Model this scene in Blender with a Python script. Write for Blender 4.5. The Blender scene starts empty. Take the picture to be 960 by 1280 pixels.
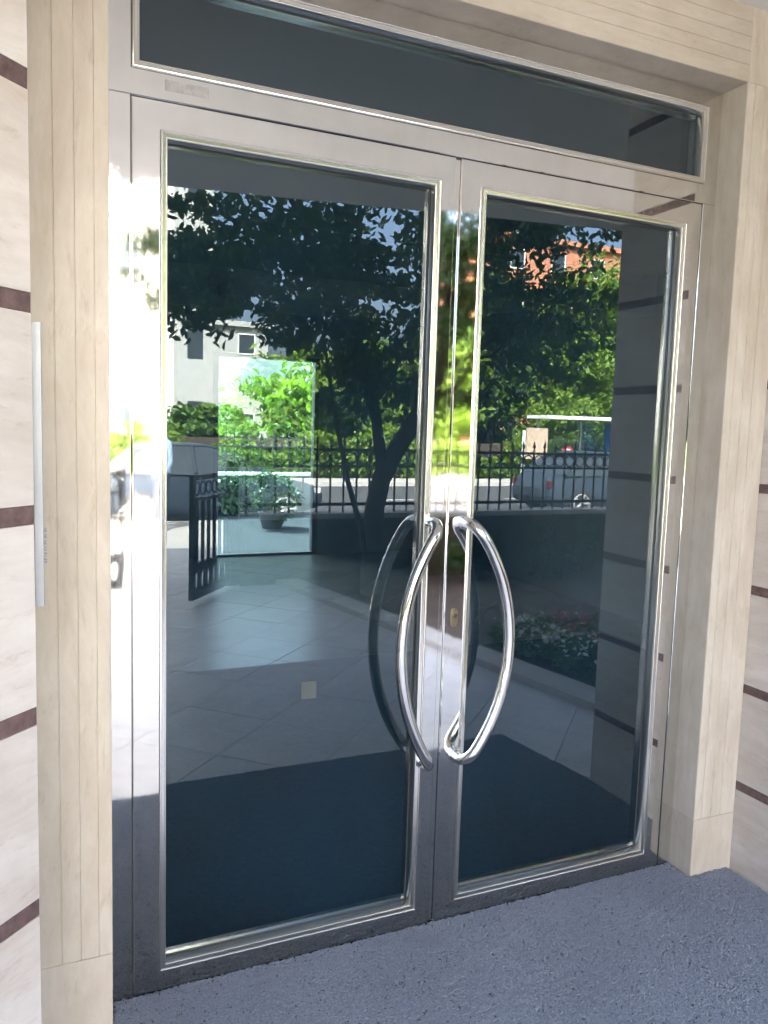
import bpy, math, random
import numpy as np
from mathutils import Vector, Matrix

random.seed(7)
rng = np.random.default_rng(7)
sc = bpy.context.scene
col = sc.collection

# ------------------------------------------------------------------ camera
cam = bpy.data.cameras.new("camera")
cam.sensor_fit = 'HORIZONTAL'
cam.sensor_width = 36.0
cam.lens = 36.0 * 997.6 / 960.0
cam.clip_start = 0.02
cam.clip_end = 600.0
camo = bpy.data.objects.new("camera", cam)
col.objects.link(camo)
Rr = (0.91284975, -0.40715844, 0.03045234)
Rd = (-0.01426893, -0.10635148, -0.99422621)
Rf = (0.40804625, 0.90714462, -0.10289264)
CAM = Vector((-0.22508, -1.93642, 1.43044))
camo.matrix_world = Matrix((
    (Rr[0], -Rd[0], -Rf[0], CAM.x),
    (Rr[1], -Rd[1], -Rf[1], CAM.y),
    (Rr[2], -Rd[2], -Rf[2], CAM.z),
    (0, 0, 0, 1)))
sc.camera = camo

# ------------------------------------------------------------------ sky, sun, exposure
SUN_AZ = math.radians(-28)      # from +Y (behind the building) towards -X
SUN_EL = math.radians(52)
world = bpy.data.worlds.new("World")
sc.world = world
world.use_nodes = True
wn = world.node_tree
bg = wn.nodes["Background"]
sky = wn.nodes.new("ShaderNodeTexSky")
sky.sky_type = 'NISHITA'
sky.sun_disc = False
sky.sun_elevation = SUN_EL
sky.sun_rotation = SUN_AZ
sky.dust_density = 8.0
sky.air_density = 0.8
wn.links.new(sky.outputs[0], bg.inputs[0])
bg.inputs[1].default_value = 0.15
sun = bpy.data.lights.new("sun", 'SUN')
sun.energy = 4.0
sun.angle = math.radians(0.5)
sun.color = (1.0, 0.95, 0.87)
suno = bpy.data.objects.new("sun", sun)
col.objects.link(suno)
sd = Vector((math.sin(SUN_AZ) * math.cos(SUN_EL), math.cos(SUN_AZ) * math.cos(SUN_EL), math.sin(SUN_EL)))
suno.rotation_euler = sd.to_track_quat('Z', 'Y').to_euler()
suno.location = (0, 0, 30)
sc.view_settings.view_transform = 'Standard'
sc.view_settings.look = 'None'
sc.view_settings.gamma = 1.0
sc.view_settings.use_curve_mapping = False
sc.view_settings.exposure = 3.62

sc.render.engine = 'CYCLES'
cy = sc.cycles
cy.use_denoising = True
try:
    cy.denoiser = 'OPENIMAGEDENOISE'
except Exception:
    pass
cy.max_bounces = 10
cy.diffuse_bounces = 5
cy.glossy_bounces = 6
cy.transmission_bounces = 6
cy.transparent_max_bounces = 16
cy.caustics_reflective = False
cy.caustics_refractive = False
cy.sample_clamp_indirect = 8.0


# ------------------------------------------------------------------ materials
class NT:
    def __init__(s, name):
        s.m = bpy.data.materials.new(name)
        s.m.use_nodes = True
        s.t = s.m.node_tree
        s.b = s.t.nodes["Principled BSDF"]
        s.out = s.t.nodes["Material Output"]

    def n(s, typ, **kw):
        nd = s.t.nodes.new("ShaderNode" + typ)
        for k, v in kw.items():
            if k in nd.inputs:
                nd.inputs[k].default_value = v
            else:
                setattr(nd, k, v)
        return nd

    def l(s, a, b):
        s.t.links.new(a, b)

    def pos(s, scale=(1, 1, 1), jitter=True, rot=(0, 0, 0)):
        g = s.n("NewGeometry")
        v = g.outputs["Position"]
        if jitter:
            oi = s.n("ObjectInfo")
            mu = s.n("VectorMath", operation='SCALE')
            mu.inputs[0].default_value = (17.0, 23.0, 31.0)
            s.l(oi.outputs["Random"], mu.inputs["Scale"])
            ad = s.n("VectorMath", operation='ADD')
            s.l(v, ad.inputs[0]); s.l(mu.outputs[0], ad.inputs[1])
            v = ad.outputs[0]
        mp = s.n("Mapping")
        mp.inputs["Scale"].default_value = scale
        mp.inputs["Rotation"].default_value = rot
        s.l(v, mp.inputs["Vector"])
        return mp.outputs[0]

    def noise(s, vec, scale=5, detail=4, rough=0.55, dist=0.0):
        nd = s.n("TexNoise")
        nd.inputs["Scale"].default_value = scale
        nd.inputs["Detail"].default_value = detail
        nd.inputs["Roughness"].default_value = rough
        nd.inputs["Distortion"].default_value = dist
        s.l(vec, nd.inputs["Vector"])
        return nd.outputs["Fac"]

    def ramp(s, fac, stops):
        r = s.n("ValToRGB")
        e = r.color_ramp.elements
        while len(e) < len(stops):
            e.new(0.5)
        for el, (p, c) in zip(e, stops):
            el.position = p
            el.color = (c[0], c[1], c[2], 1)
        s.l(fac, r.inputs[0])
        return r.outputs[0]

    def mix(s, fac, a, b, typ='MIX'):
        m = s.n("MixRGB", blend_type=typ)
        for sock, v in ((m.inputs[0], fac), (m.inputs[1], a), (m.inputs[2], b)):
            if hasattr(v, "links"):
                s.l(v, sock)
            elif isinstance(v, (int, float)):
                sock.default_value = v
            else:
                sock.default_value = (v[0], v[1], v[2], 1)
        return m.outputs[0]

    def bump(s, h, strength=0.2, dist=0.01):
        b = s.n("Bump")
        b.inputs["Strength"].default_value = strength
        b.inputs["Distance"].default_value = dist
        s.l(h, b.inputs["Height"])
        s.l(b.outputs[0], s.b.inputs["Normal"])

    def base(s, c):
        if hasattr(c, "links"):
            s.l(c, s.b.inputs["Base Color"])
        else:
            s.b.inputs["Base Color"].default_value = (c[0], c[1], c[2], 1)


def simple(name, c, rough=0.6, metal=0.0, var=0.12, scale=6.0, bump=0.0):
    t = NT(name)
    v = t.pos((1, 1, 1))
    f = t.noise(v, scale, 5, 0.6)
    lo = [x * (1 - var) for x in c]; hi = [min(1, x * (1 + var)) for x in c]
    t.base(t.ramp(f, [(0.3, lo), (0.7, hi)]))
    t.b.inputs["Roughness"].default_value = rough
    t.b.inputs["Metallic"].default_value = metal
    if bump:
        t.bump(t.noise(t.pos((1, 1, 1)), scale * 6, 4, 0.6), bump, 0.004)
    return t.m


def travertine(name, vert, lo, hi, vein, rough=0.42):
    t = NT(name)
    sca = (7, 7, 0.8) if vert else (0.9, 0.9, 8.0)
    v = t.pos(sca)
    # slow wander so that the beds are not ruler straight
    w = t.noise(t.pos((1.6, 1.6, 1.6)), 1.0, 3)
    cb = t.n("CombineXYZ")
    t.l(w, cb.inputs[0 if vert else 2])
    wv = t.n("VectorMath", operation='SCALE')
    t.l(cb.outputs[0], wv.inputs[0]); wv.inputs["Scale"].default_value = 1.6
    ad = t.n("VectorMath", operation='ADD')
    t.l(v, ad.inputs[0]); t.l(wv.outputs[0], ad.inputs[1])
    f1 = t.noise(ad.outputs[0], 1.0, 9, 0.66, 0.2)
    f2 = t.noise(ad.outputs[0], 3.4, 8, 0.72, 0.3)
    f3 = t.noise(t.pos((1, 1, 0.6) if vert else (0.6, 0.6, 1)), 7.0, 6, 0.65, 0.4)
    f4 = t.noise(t.pos((60, 60, 14) if vert else (14, 14, 60)), 1.0, 4, 0.7)
    c = t.ramp(f1, [(0.28, vein), (0.40, lo), (0.56, hi), (0.74, lo)])
    c = t.mix(0.35, c, t.ramp(f2, [(0.30, vein), (0.46, lo), (0.62, hi)]))
    pit = t.ramp(f4, [(0.30, (0.80, 0.76, 0.72)), (0.42, (1, 1, 1))])
    c = t.mix(0.6, c, t.mix(1.0, c, pit, 'MULTIPLY'))
    c = t.mix(1.0, c, t.ramp(f3, [(0.32, (0.86, 0.84, 0.81)), (0.62, (1.0, 1.0, 1.0))]), 'MULTIPLY')
    ob_ = t.n("ObjectInfo")
    c = t.mix(1.0, c, t.ramp(ob_.outputs["Random"], [(0.0, (0.89, 0.88, 0.87)), (1.0, (1.0, 1.0, 1.0))]), 'MULTIPLY')
    t.base(c)
    t.b.inputs["Roughness"].default_value = rough
    t.bump(f4, 0.06, 0.002)
    return t.m


M = {}
M['trav_v'] = travertine("travertine_vertical_grain", True, (0.65, 0.575, 0.475), (0.76, 0.70, 0.605), (0.55, 0.46, 0.36))
M['trav_h'] = travertine("travertine_wall_slab", False, (0.67, 0.61, 0.56), (0.77, 0.725, 0.685), (0.58, 0.48, 0.39))
M['band'] = simple("brown_granite_band", (0.14, 0.088, 0.084), 0.4, var=0.45, scale=45)
M['core'] = simple("rough_render", (0.30, 0.28, 0.26), 0.9)

# polished stainless steel with faint brushing and rolling waves
t = NT("polished_stainless_steel")
t.b.inputs["Metallic"].default_value = 1.0
f = t.noise(t.pos((1.5, 1.5, 0.5), False), 9, 3)
t.base(t.ramp(f, [(0.3, (0.82, 0.80, 0.76)), (0.7, (0.88, 0.865, 0.825))]))
r = t.noise(t.pos((40, 40, 3), False), 4, 4)
rr = t.n("MapRange"); rr.inputs["To Min"].default_value = 0.02; rr.inputs["To Max"].default_value = 0.06
t.l(r, rr.inputs[0])
sm = t.noise(t.pos((1, 1, 1), False), 11, 6, 0.7, 0.8)
sr_ = t.n("MapRange"); sr_.inputs["From Min"].default_value = 0.56; sr_.inputs["From Max"].default_value = 0.72; sr_.inputs["To Max"].default_value = 0.12
t.l(sm, sr_.inputs[0])
sa_ = t.n("Math", operation='ADD'); t.l(rr.outputs[0], sa_.inputs[0]); t.l(sr_.outputs[0], sa_.inputs[1])
t.l(sa_.outputs[0], t.b.inputs["Roughness"])
t.bump(t.noise(t.pos((1, 1, 0.35), False), 7.0, 2, 0.4), 0.035, 0.02)
M['steel'] = t.m

t = NT("polished_handle_steel")
t.b.inputs["Metallic"].default_value = 1.0
t.base((0.74, 0.73, 0.72))
t.b.inputs["Roughness"].default_value = 0.06
t.bump(t.noise(t.pos((1, 1, 1), False), 60, 3), 0.015, 0.002)
M['chrome'] = t.m

t = NT("satin_bead_steel")
t.b.inputs["Metallic"].default_value = 1.0
t.base((0.86, 0.84, 0.80))
t.b.inputs["Roughness"].default_value = 0.20
M['satin'] = t.m
M['gasket'] = simple("grey_rubber_gasket", (0.06, 0.06, 0.062), 0.7)
M['alu'] = simple("satin_aluminium", (0.36, 0.38, 0.41), 0.4, 0.3, 0.05, 30)
M['brass'] = simple("worn_brass", (0.26, 0.21, 0.13), 0.4, 0.8, 0.2, 60)


def glass(name, tint, ior, wave=0.0, veil_film=None):
    t = NT(name)
    t.t.nodes.remove(t.b)
    tr = t.n("BsdfTransparent"); tr.inputs[0].default_value = (*tint, 1)
    gl = t.n("BsdfGlossy"); gl.inputs["Roughness"].default_value = 0.0
    gl.inputs[0].default_value = (0.84, 0.96, 1.0, 1)
    fr = t.n("Fresnel"); fr.inputs["IOR"].default_value = ior
    mx = t.n("MixShader")
    t.l(fr.outputs[0], mx.inputs[0]); t.l(tr.outputs[0], mx.inputs[1]); t.l(gl.outputs[0], mx.inputs[2])
    if wave:
        b = t.n("Bump"); b.inputs["Strength"].default_value = wave; b.inputs["Distance"].default_value = 0.02
        t.l(t.noise(t.pos((1, 1, 1), False), 2.2, 1), b.inputs["Height"])
        t.l(b.outputs[0], gl.inputs["Normal"])
    if veil_film:  # thin dust film that also paints the lens veil's lifted blue blacks
        df = t.n("BsdfDiffuse"); df.inputs[0].default_value = (*veil_film[1], 1)
        m2 = t.n("MixShader")
        rg = t.n("MapRange")
        rg.inputs["From Min"].default_value = 0.3; rg.inputs["From Max"].default_value = 0.7
        rg.inputs["To Min"].default_value = veil_film[0] * 0.5; rg.inputs["To Max"].default_value = veil_film[0] * 1.6
        t.l(t.noise(t.pos((1, 1, 0.6), False), 3.5, 6, 0.65, 0.6), rg.inputs[0])
        t.l(rg.outputs[0], m2.inputs[0]); t.l(mx.outputs[0], m2.inputs[1]); t.l(df.outputs[0], m2.inputs[2])
        mx = m2
    t.l(mx.outputs[0], t.out.inputs[0])
    return t.m


M['tint'] = glass("dark_tinted_glass", (0.30, 0.45, 0.54), 2.05, 0.008, (0.025, (0.16, 0.42, 0.72)))
M['clear'] = glass("clear_glass", (0.93, 0.96, 0.95), 1.5)

# entrance mat
t = NT("grey_blue_coil_mat")
oi = t.n("ObjectInfo")
f = t.noise(t.pos((1, 1, 1), False), 260, 3)
f2 = t.noise(t.pos((1, 1, 1), False), 3.0, 4)
c = t.ramp(f, [(0.25, (0.195, 0.222, 0.265)), (0.75, (0.40, 0.44, 0.515))])
c = t.mix(1.0, c, t.ramp(f2, [(0.3, (0.88, 0.88, 0.88)), (0.7, (1, 1, 1))]), 'MULTIPLY')
t.base(c)
t.b.inputs["Roughness"].default_value = 0.75
M['mat'] = t.m
M['mat_base'] = simple("mat_backing", (0.10, 0.11, 0.13), 0.9)

t = NT("pale_paving_stone")
v = t.pos((1, 1, 1))
f1 = t.noise(v, 3.0, 8, 0.65, 1.2)
f2 = t.noise(v, 14, 5, 0.6)
c = t.ramp(f1, [(0.32, (0.50, 0.485, 0.465)), (0.52, (0.60, 0.585, 0.56)), (0.70, (0.66, 0.645, 0.62))])
c = t.mix(0.25, c, t.ramp(f2, [(0.3, (0.36, 0.35, 0.34)), (0.7, (0.6, 0.58, 0.56))]))
t.base(c)
t.b.inputs["Roughness"].default_value = 0.5
M['paving'] = t.m
t = NT("lobby_marble")
v = t.pos((1, 1, 1))
f1 = t.noise(v, 2.0, 8, 0.6, 1.5)
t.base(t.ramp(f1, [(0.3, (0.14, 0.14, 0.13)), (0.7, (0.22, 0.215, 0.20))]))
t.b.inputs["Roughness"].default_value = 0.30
t.b.inputs["Specular IOR Level"].default_value = 0.12
M['lobby_tile'] = t.m
M['grout'] = simple("dark_grout", (0.10, 0.095, 0.09), 0.9)
M['plaster'] = simple("pale_plaster", (0.80, 0.78, 0.75), 0.85, var=0.05, scale=3)
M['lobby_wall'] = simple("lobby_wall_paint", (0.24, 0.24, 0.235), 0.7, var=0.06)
M['white_wall'] = simple("white_render", (0.78, 0.76, 0.72), 0.85, var=0.05, scale=2)
M['terracotta'] = simple("terracotta_render", (0.50, 0.20, 0.12), 0.85, var=0.12, scale=2)
M['grey_wall'] = simple("grey_render", (0.42, 0.42, 0.41), 0.85, var=0.08, scale=2)
M['window_dark'] = simple("dark_window_glass", (0.04, 0.05, 0.06), 0.08)
M['window_dark'].node_tree.nodes['Principled BSDF'].inputs['Specular IOR Level'].default_value = 0.2
M['iron'] = simple("black_wrought_iron", (0.015, 0.016, 0.017), 0.45, var=0.2, scale=30)
M['soil'] = simple("damp_soil", (0.06, 0.042, 0.03), 0.95, var=0.4, scale=9, bump=0.5)
M['asphalt'] = simple("asphalt", (0.055, 0.055, 0.058), 0.85, var=0.2, scale=8)
M['pavement'] = simple("concrete_pavement", (0.38, 0.36, 0.33), 0.85, var=0.12, scale=4)
M['kerb'] = simple("kerb_stone", (0.46, 0.44, 0.41), 0.8, var=0.1)
M['bark'] = simple("dark_bark", (0.055, 0.042, 0.032), 0.95, var=0.4, scale=14, bump=0.6)
M['grassy'] = simple("rough_grass_ground", (0.07, 0.10, 0.03), 0.95, var=0.35, scale=5)
M['rubber'] = simple("tyre_rubber", (0.02, 0.02, 0.02), 0.8)
M['pot'] = simple("dark_glazed_pot", (0.05, 0.055, 0.06), 0.3)
M['paper'] = simple("faded_paper_sticker", (0.09, 0.105, 0.105), 0.7, var=0.08, scale=40)
M['shade_wall'] = simple('shade_dark_wall', (0.085, 0.075, 0.055), 0.95, var=0.4, scale=5, bump=0.4)  # deep shade on the garden wall is put into this dark brown
M['shade_paving'] = simple('shade_dark_paving', (0.034, 0.038, 0.04), 0.85, var=0.2, scale=3)  # rear paving lies in shade; that shade is put into the colour
M['shade_paving'].node_tree.nodes['Principled BSDF'].inputs['Specular IOR Level'].default_value = 0.05
M['carpet'] = simple('dark_blue_carpet', (0.05, 0.075, 0.105), 0.95, var=0.3, scale=60)
M['skin'] = simple("skin", (0.45, 0.28, 0.2), 0.6)
M['cloth'] = simple("pale_blue_cotton", (0.28, 0.38, 0.52), 0.85)
M['trouser'] = simple("dark_denim", (0.05, 0.06, 0.10), 0.9)
M['petal_w'] = simple("white_petal", (0.75, 0.72, 0.70), 0.6)
M['petal_p'] = simple("pink_petal", (0.62, 0.10, 0.17), 0.6)
M['red'] = simple("red_paint", (0.45, 0.03, 0.03), 0.4)
M['white_paint'] = simple("white_paint", (0.78, 0.78, 0.78), 0.4)
M['blue_sign'] = simple("blue_sign_paint", (0.04, 0.16, 0.45), 0.4)
M['shelter'] = simple("shelter_metal", (0.35, 0.42, 0.43), 0.35, 0.3)
M['tail'] = simple("red_lens", (0.07, 0.006, 0.006), 0.25)
M['lamp'] = simple("lamp_lens", (0.6, 0.62, 0.65), 0.1)


def leafmat(name, a, b, trans=0.35, gloss=0.35):
    t = NT(name)
    f = t.noise(t.pos((1, 1, 1), False), 1.7, 4)
    f2 = t.noise(t.pos((1, 1, 1), False), 23, 2)
    c = t.ramp(f, [(0.35, a), (0.65, b)])
    c = t.mix(0.35, c, t.ramp(f2, [(0.3, a), (0.7, b)]))
    t.base(c)
    t.b.inputs["Roughness"].default_value = gloss
    tl = t.n("BsdfTranslucent")
    t.l(t.mix(1.0, c, (1.0, 1.15, 0.5), 'MULTIPLY'), tl.inputs[0])
    mx = t.n("MixShader"); mx.inputs[0].default_value = trans
    t.l(t.b.outputs[0], mx.inputs[1]); t.l(tl.outputs[0], mx.inputs[2])
    t.l(mx.outputs[0], t.out.inputs[0])
    return t.m


M['leaf_dark'] = leafmat("large_dark_leaf", (0.035, 0.075, 0.018), (0.065, 0.125, 0.03), 0.35, 0.4)
M['leaf_lime'] = leafmat("bright_leaf", (0.11, 0.20, 0.02), (0.19, 0.29, 0.035), 0.4, 0.6)
M['leaf_mid'] = leafmat("mid_green_leaf", (0.07, 0.14, 0.02), (0.12, 0.21, 0.03), 0.35, 0.6)
M['leaf_ivy'] = leafmat("ivy_leaf", (0.02, 0.06, 0.02), (0.05, 0.11, 0.03), 0.2, 0.5)


def carpaint(name, c):
    t = NT(name)
    t.base(c)
    t.b.inputs["Metallic"].default_value = 0.0
    t.b.inputs["Roughness"].default_value = 0.4
    t.b.inputs["Specular IOR Level"].default_value = 0.25
    t.b.inputs["Coat Weight"].default_value = 0.0
    t.b.inputs["Coat Roughness"].default_value = 0.04
    return t.m


M['car_dark'] = carpaint("dark_blue_car_paint", (0.025, 0.035, 0.05))
M['car_silver'] = carpaint("shaded_silver_blue_paint", (0.03, 0.042, 0.06))  # silver car standing in shade, the shade put into this dark paint


# ------------------------------------------------------------------ mesh helpers
class MB:
    def __init__(s):
        s.v = []; s.f = []

    def add(s, verts, faces):
        o = len(s.v)
        s.v += [tuple(p) for p in verts]
        s.f += [tuple(i + o for i in fc) for fc in faces]
        return s

    def box(s, x0, x1, y0, y1, z0, z1):
        return s.add([(x0, y0, z0), (x1, y0, z0), (x1, y1, z0), (x0, y1, z0), (x0, y0, z1), (x1, y0, z1), (x1, y1, z1), (x0, y1, z1)],
                     [(0, 3, 2, 1), (4, 5, 6, 7), (0, 1, 5, 4), (1, 2, 6, 5), (2, 3, 7, 6), (3, 0, 4, 7)])

    def prism(s, poly, z0, z1):                      # poly counter-clockwise in xy
        n = len(poly)
        vs = [(x, y, z0) for x, y in poly] + [(x, y, z1) for x, y in poly]
        fs = [tuple(range(n - 1, -1, -1)), tuple(range(n, 2 * n))]
        fs += [(i, (i + 1) % n, n + (i + 1) % n, n + i) for i in range(n)]
        return s.add(vs, fs)

    def prism_x(s, poly, x0, x1):                    # poly in (y, z)
        n = len(poly)
        vs = [(x0, y, z) for y, z in poly] + [(x1, y, z) for y, z in poly]
        fs = [tuple(range(n - 1, -1, -1)), tuple(range(n, 2 * n))]
        fs += [(i, (i + 1) % n, n + (i + 1) % n, n + i) for i in range(n)]
        return s.add(vs, fs)

    def tube(s, path, radii, seg=12, caps=True):
        path = [Vector(p) for p in path]
        if not hasattr(radii, '__len__'):
            radii = [radii] * len(path)
        vs = []; fs = []
        up = None
        for i, p in enumerate(path):
            tdir = (path[min(i + 1, len(path) - 1)] - path[max(i - 1, 0)]).normalized()
            if up is None:
                a = Vector((0, 0, 1)) if abs(tdir.z) < 0.9 else Vector((1, 0, 0))
                up = tdir.cross(a).normalized()
            else:
                up = (up - tdir * up.dot(tdir)).normalized()
            sd_ = tdir.cross(up)
            for k in range(seg):
                a = 2 * math.pi * k / seg
                vs.append(p + (up * math.cos(a) + sd_ * math.sin(a)) * radii[i])
        for i in range(len(path) - 1):
            for k in range(seg):
                fs.append((i * seg + k, i * seg + (k + 1) % seg, (i + 1) * seg + (k + 1) % seg, (i + 1) * seg + k))
        if caps:
            fs.append(tuple(range(seg - 1, -1, -1)))
            fs.append(tuple((len(path) - 1) * seg + k for k in range(seg)))
        return s.add(vs, fs)

    def lathe(s, prof, cx, cy, seg=20):              # prof (r, z)
        vs = []; fs = []
        n = len(prof)
        for k in range(seg):
            a = 2 * math.pi * k / seg
            for r_, z in prof:
                vs.append((cx + r_ * math.cos(a), cy + r_ * math.sin(a), z))
        for k in range(seg):
            for i in range(n - 1):
                a = k * n + i; b = ((k + 1) % seg) * n + i
                fs.append((a, b, b + 1, a + 1))
        return s.add(vs, fs)

    def torus(s, c, R_, r_, axis='y', seg=16, ring=6):
        vs = []; fs = []
        for i in range(seg):
            a = 2 * math.pi * i / seg
            for j in range(ring):
                b = 2 * math.pi * j / ring
                q = R_ + r_ * math.cos(b)
                vs.append((c[0] + q * math.cos(a), c[1] + r_ * math.sin(b), c[2] + q * math.sin(a)))
        for i in range(seg):
            for j in range(ring):
                fs.append((i * ring + j, ((i + 1) % seg) * ring + j, ((i + 1) % seg) * ring + (j + 1) % ring, i * ring + (j + 1) % ring))
        return s.add(vs, fs)

    def sweep_rect(s, outer, inner, prof):
        """mitred picture frame in the XZ plane. outer/inner = (x0,x1,z0,z1); prof = [(t, off, y)] with t from
        outer (0) to inner (1) and off metres further inwards."""
        vs = []; n = len(prof)
        for (ix, iz) in ((0, 2), (1, 2), (1, 3), (0, 3)):
            sx = 1 if ix == 0 else -1
            sz = 1 if iz == 2 else -1
            for tt, off, y in prof:
                vs.append((outer[ix] + (inner[ix] - outer[ix]) * tt + sx * off, y, outer[iz] + (inner[iz] - outer[iz]) * tt + sz * off))
        fs = []
        for c in range(4):
            d = (c + 1) % 4
            for i in range(n - 1):
                fs.append((c * n + i, d * n + i, d * n + i + 1, c * n + i + 1))
        return s.add(vs, fs)

    def mesh(s, name, org=(0, 0, 0), smooth=False):
        me = bpy.data.meshes.new(name)
        o = org
        me.from_pydata([(v[0] - o[0], v[1] - o[1], v[2] - o[2]) for v in s.v], [], s.f)
        me.update()
        if smooth:
            me.shade_smooth()
            try:
                me.set_sharp_from_angle(angle=math.radians(38))
            except Exception:
                pass
        return me

    def build(s, name, m, parent=None, org=None, smooth=False, bevel=0.0):
        """world-space verts; the object is placed so that it sits right under its parent"""
        if parent is not None:
            base = wloc(parent)
        else:
            base = Vector((0, 0, 0))
        if org is None:
            xs = np.array(s.v)
            org = (float(xs[:, 0].mean()), float(xs[:, 1].mean()), float(xs[:, 2].min()))
        me = s.mesh(name, org, smooth)
        me.materials.append(m)
        ob = bpy.data.objects.new(name, me)
        ob.parent = parent
        ob.location = Vector(org) - base
        col.objects.link(ob)
        WL[ob.name] = Vector(org)
        if bevel:
            bv = ob.modifiers.new("bevel", 'BEVEL')
            bv.width = bevel; bv.segments = 2; bv.limit_method = 'ANGLE'; bv.angle_limit = math.radians(40)
        return ob


WL = {}


def wloc(o):
    return WL[o.name]


def empty(name, loc):
    o = bpy.data.objects.new(name, None)
    o.empty_display_size = 0.1
    o.location = loc
    col.objects.link(o)
    WL[o.name] = Vector(loc)
    return o


def tag(o, label=None, cat=None, group=None, kind=None):
    if label: o['label'] = label
    if cat: o['category'] = cat
    if group: o['group'] = group
    if kind: o['kind'] = kind
    return o


def inst(src, parent, loc, rotz=0.0, scale=None):
    """another object on the same mesh"""
    o = src.copy()
    col.objects.link(o)
    o.parent = parent
    base = wloc(parent) if parent is not None else Vector((0, 0, 0))
    o.location = Vector(loc) - base
    o.rotation_euler = (0, 0, rotz)
    if scale: o.scale = scale
    WL[o.name] = Vector(loc)
    return o


def clip(poly, x0, x1, y0, y1):
    def cut(p, inside, inter):
        out = []
        for i in range(len(p)):
            a = p[i]; b = p[(i + 1) % len(p)]
            if inside(a):
                out.append(a)
                if not inside(b): out.append(inter(a, b))
            elif inside(b):
                out.append(inter(a, b))
        return out
    def ix(v): return lambda a, b: (v, a[1] + (b[1] - a[1]) * (v - a[0]) / (b[0] - a[0]))
    def iy(v): return lambda a, b: (a[0] + (b[0] - a[0]) * (v - a[1]) / (b[1] - a[1]), v)
    for ins, it in ((lambda a: a[0] >= x0, ix(x0)), (lambda a: a[0] <= x1, ix(x1)), (lambda a: a[1] >= y0, iy(y0)), (lambda a: a[1] <= y1, iy(y1))):
        if len(poly) < 3: return []
        poly = cut(poly, ins, it)
    return poly if len(poly) >= 3 else []


def area(p):
    return 0.5 * abs(sum(p[i][0] * p[(i + 1) % len(p)][1] - p[(i + 1) % len(p)][0] * p[i][1] for i in range(len(p))))


# ================================================================== SETTING: ground and floors
FZ = -0.014                                    # stone floor
g = MB(); g.add([(-300, -300, -0.62), (300, -300, -0.62), (300, 300, -0.62), (-300, 300, -0.62)], [(0, 1, 2, 3)])
tag(g.build('ground', M['grassy'], org=(0, 0, -0.62)), kind='structure')

# terrace slab in front of the building, with individual stone tiles laid on the diagonal
ter = MB().box(-9, 9, -7.4, 0.06, -0.45, FZ - 0.012).build('terrace_floor', M['grout'])
tag(ter, kind='structure')


def tiles(parent, x0, x1, y0, y1, z, size, m, ox, oy, ang, gap=0.004, name='floor_tile', maxn=290, keep=None):
    ca, sa = math.cos(ang), math.sin(ang)
    full = None; rest = MB(); cnt = 0
    N = int(18 / size)
    cells = []
    for i in range(-N, N):
        for j in range(-N, N):
            c = [(i * size + gap / 2, j * size + gap / 2), ((i + 1) * size - gap / 2, j * size + gap / 2), ((i + 1) * size - gap / 2, (j + 1) * size - gap / 2), (i * size + gap / 2, (j + 1) * size - gap / 2)]
            p = [(ox + ca * a - sa * b, oy + sa * a + ca * b) for a, b in c]
            q = clip(p, x0, x1, y0, y1)
            if not q or area(q) < 1e-4: continue
            mid = (sum(a for a, _ in p) / 4, sum(b for _, b in p) / 4)
            cells.append((math.hypot(mid[0] - 1.0, mid[1] + 1.5), p, q, mid))
    cells.sort(key=lambda c: c[0])
    for dist, p, q, mid in cells:
        whole = abs(area(q) - area(p)) < 1e-6
        dz = random.uniform(-0.0006, 0.0006)
        if cnt >= maxn:
            rest.prism(q, z - 0.012, z + dz)
            continue
        cnt += 1
        if whole and full is not None:
            inst(full, parent, (mid[0], mid[1], z - 0.012 + dz))
        else:
            o = MB().prism(q, z - 0.012, z).build(name, m, parent, org=(mid[0], mid[1], z - 0.012))
            if whole: full = o
    if rest.v:
        tag(rest.build(name + 's_beyond', m, parent), kind='stuff')


tiles(ter, -3.2, 2.80, -7.36, -0.02, FZ, 0.46, M['paving'], 0.2, -3.0, math.radians(45))

pv = MB().box(-60, 60, -11.9, -7.4, -0.6, -0.28)
tag(pv.build('near_pavement', M['pavement']), kind='structure')
st = MB().box(-9, 9, -7.72, -7.405, -0.30, -0.15)
tag(st.build('terrace_step', M['kerb']), kind='structure')
rd = MB().box(-120, 120, -21.9, -11.9, -0.61, -0.40)
road = tag(rd.build('road', M['asphalt']), kind='structure')
for i, x in enumerate(np.arange(-40, 60, 4.0)):
    MB().box(x, x + 2.0, -17.06, -16.94, -0.3995, -0.396).build('lane_marking', M['white_paint'], road)
tag(MB().box(-60, 60, -12.05, -11.9, -0.5, -0.262).build('near_kerb', M['kerb']), kind='structure')
tag(MB().box(-60, 60, -21.9, -21.72, -0.5, -0.262).build('far_kerb', M['kerb']), kind='structure')
tag(MB().box(-60, 60, -23.7, -21.9, -0.6, -0.28).build('far_pavement', M['pavement']), kind='structure')

# ================================================================== the building over the entrance
CZ = 2.70
edge = lambda x: -2.66 + 0.185 * max(-2.0, min(4.6, x)) if True else 0
bld = empty('apartment_block', (1.0, 2.0, 0))
tag(bld, 'pale plastered apartment block above the entrance porch, its unseen upper storeys added for shade', 'building')
soff = [(-9, edge(-9)), (-2, edge(-2)), (4.6, edge(4.6)), (11, edge(11)), (11, 7.0), (-9, 7.0)]
MB().prism(soff, CZ, CZ + 0.06).build('porch_soffit', M['plaster'], bld)
MB().prism([(a, b + (0.02 if b < 0 else -0.02)) for a, b in soff], CZ + 0.062, 8.0).build('upper_shade_block', M['plaster'], bld)  # unseen upper storeys, added and sized to shade the terrace from the sun
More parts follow.
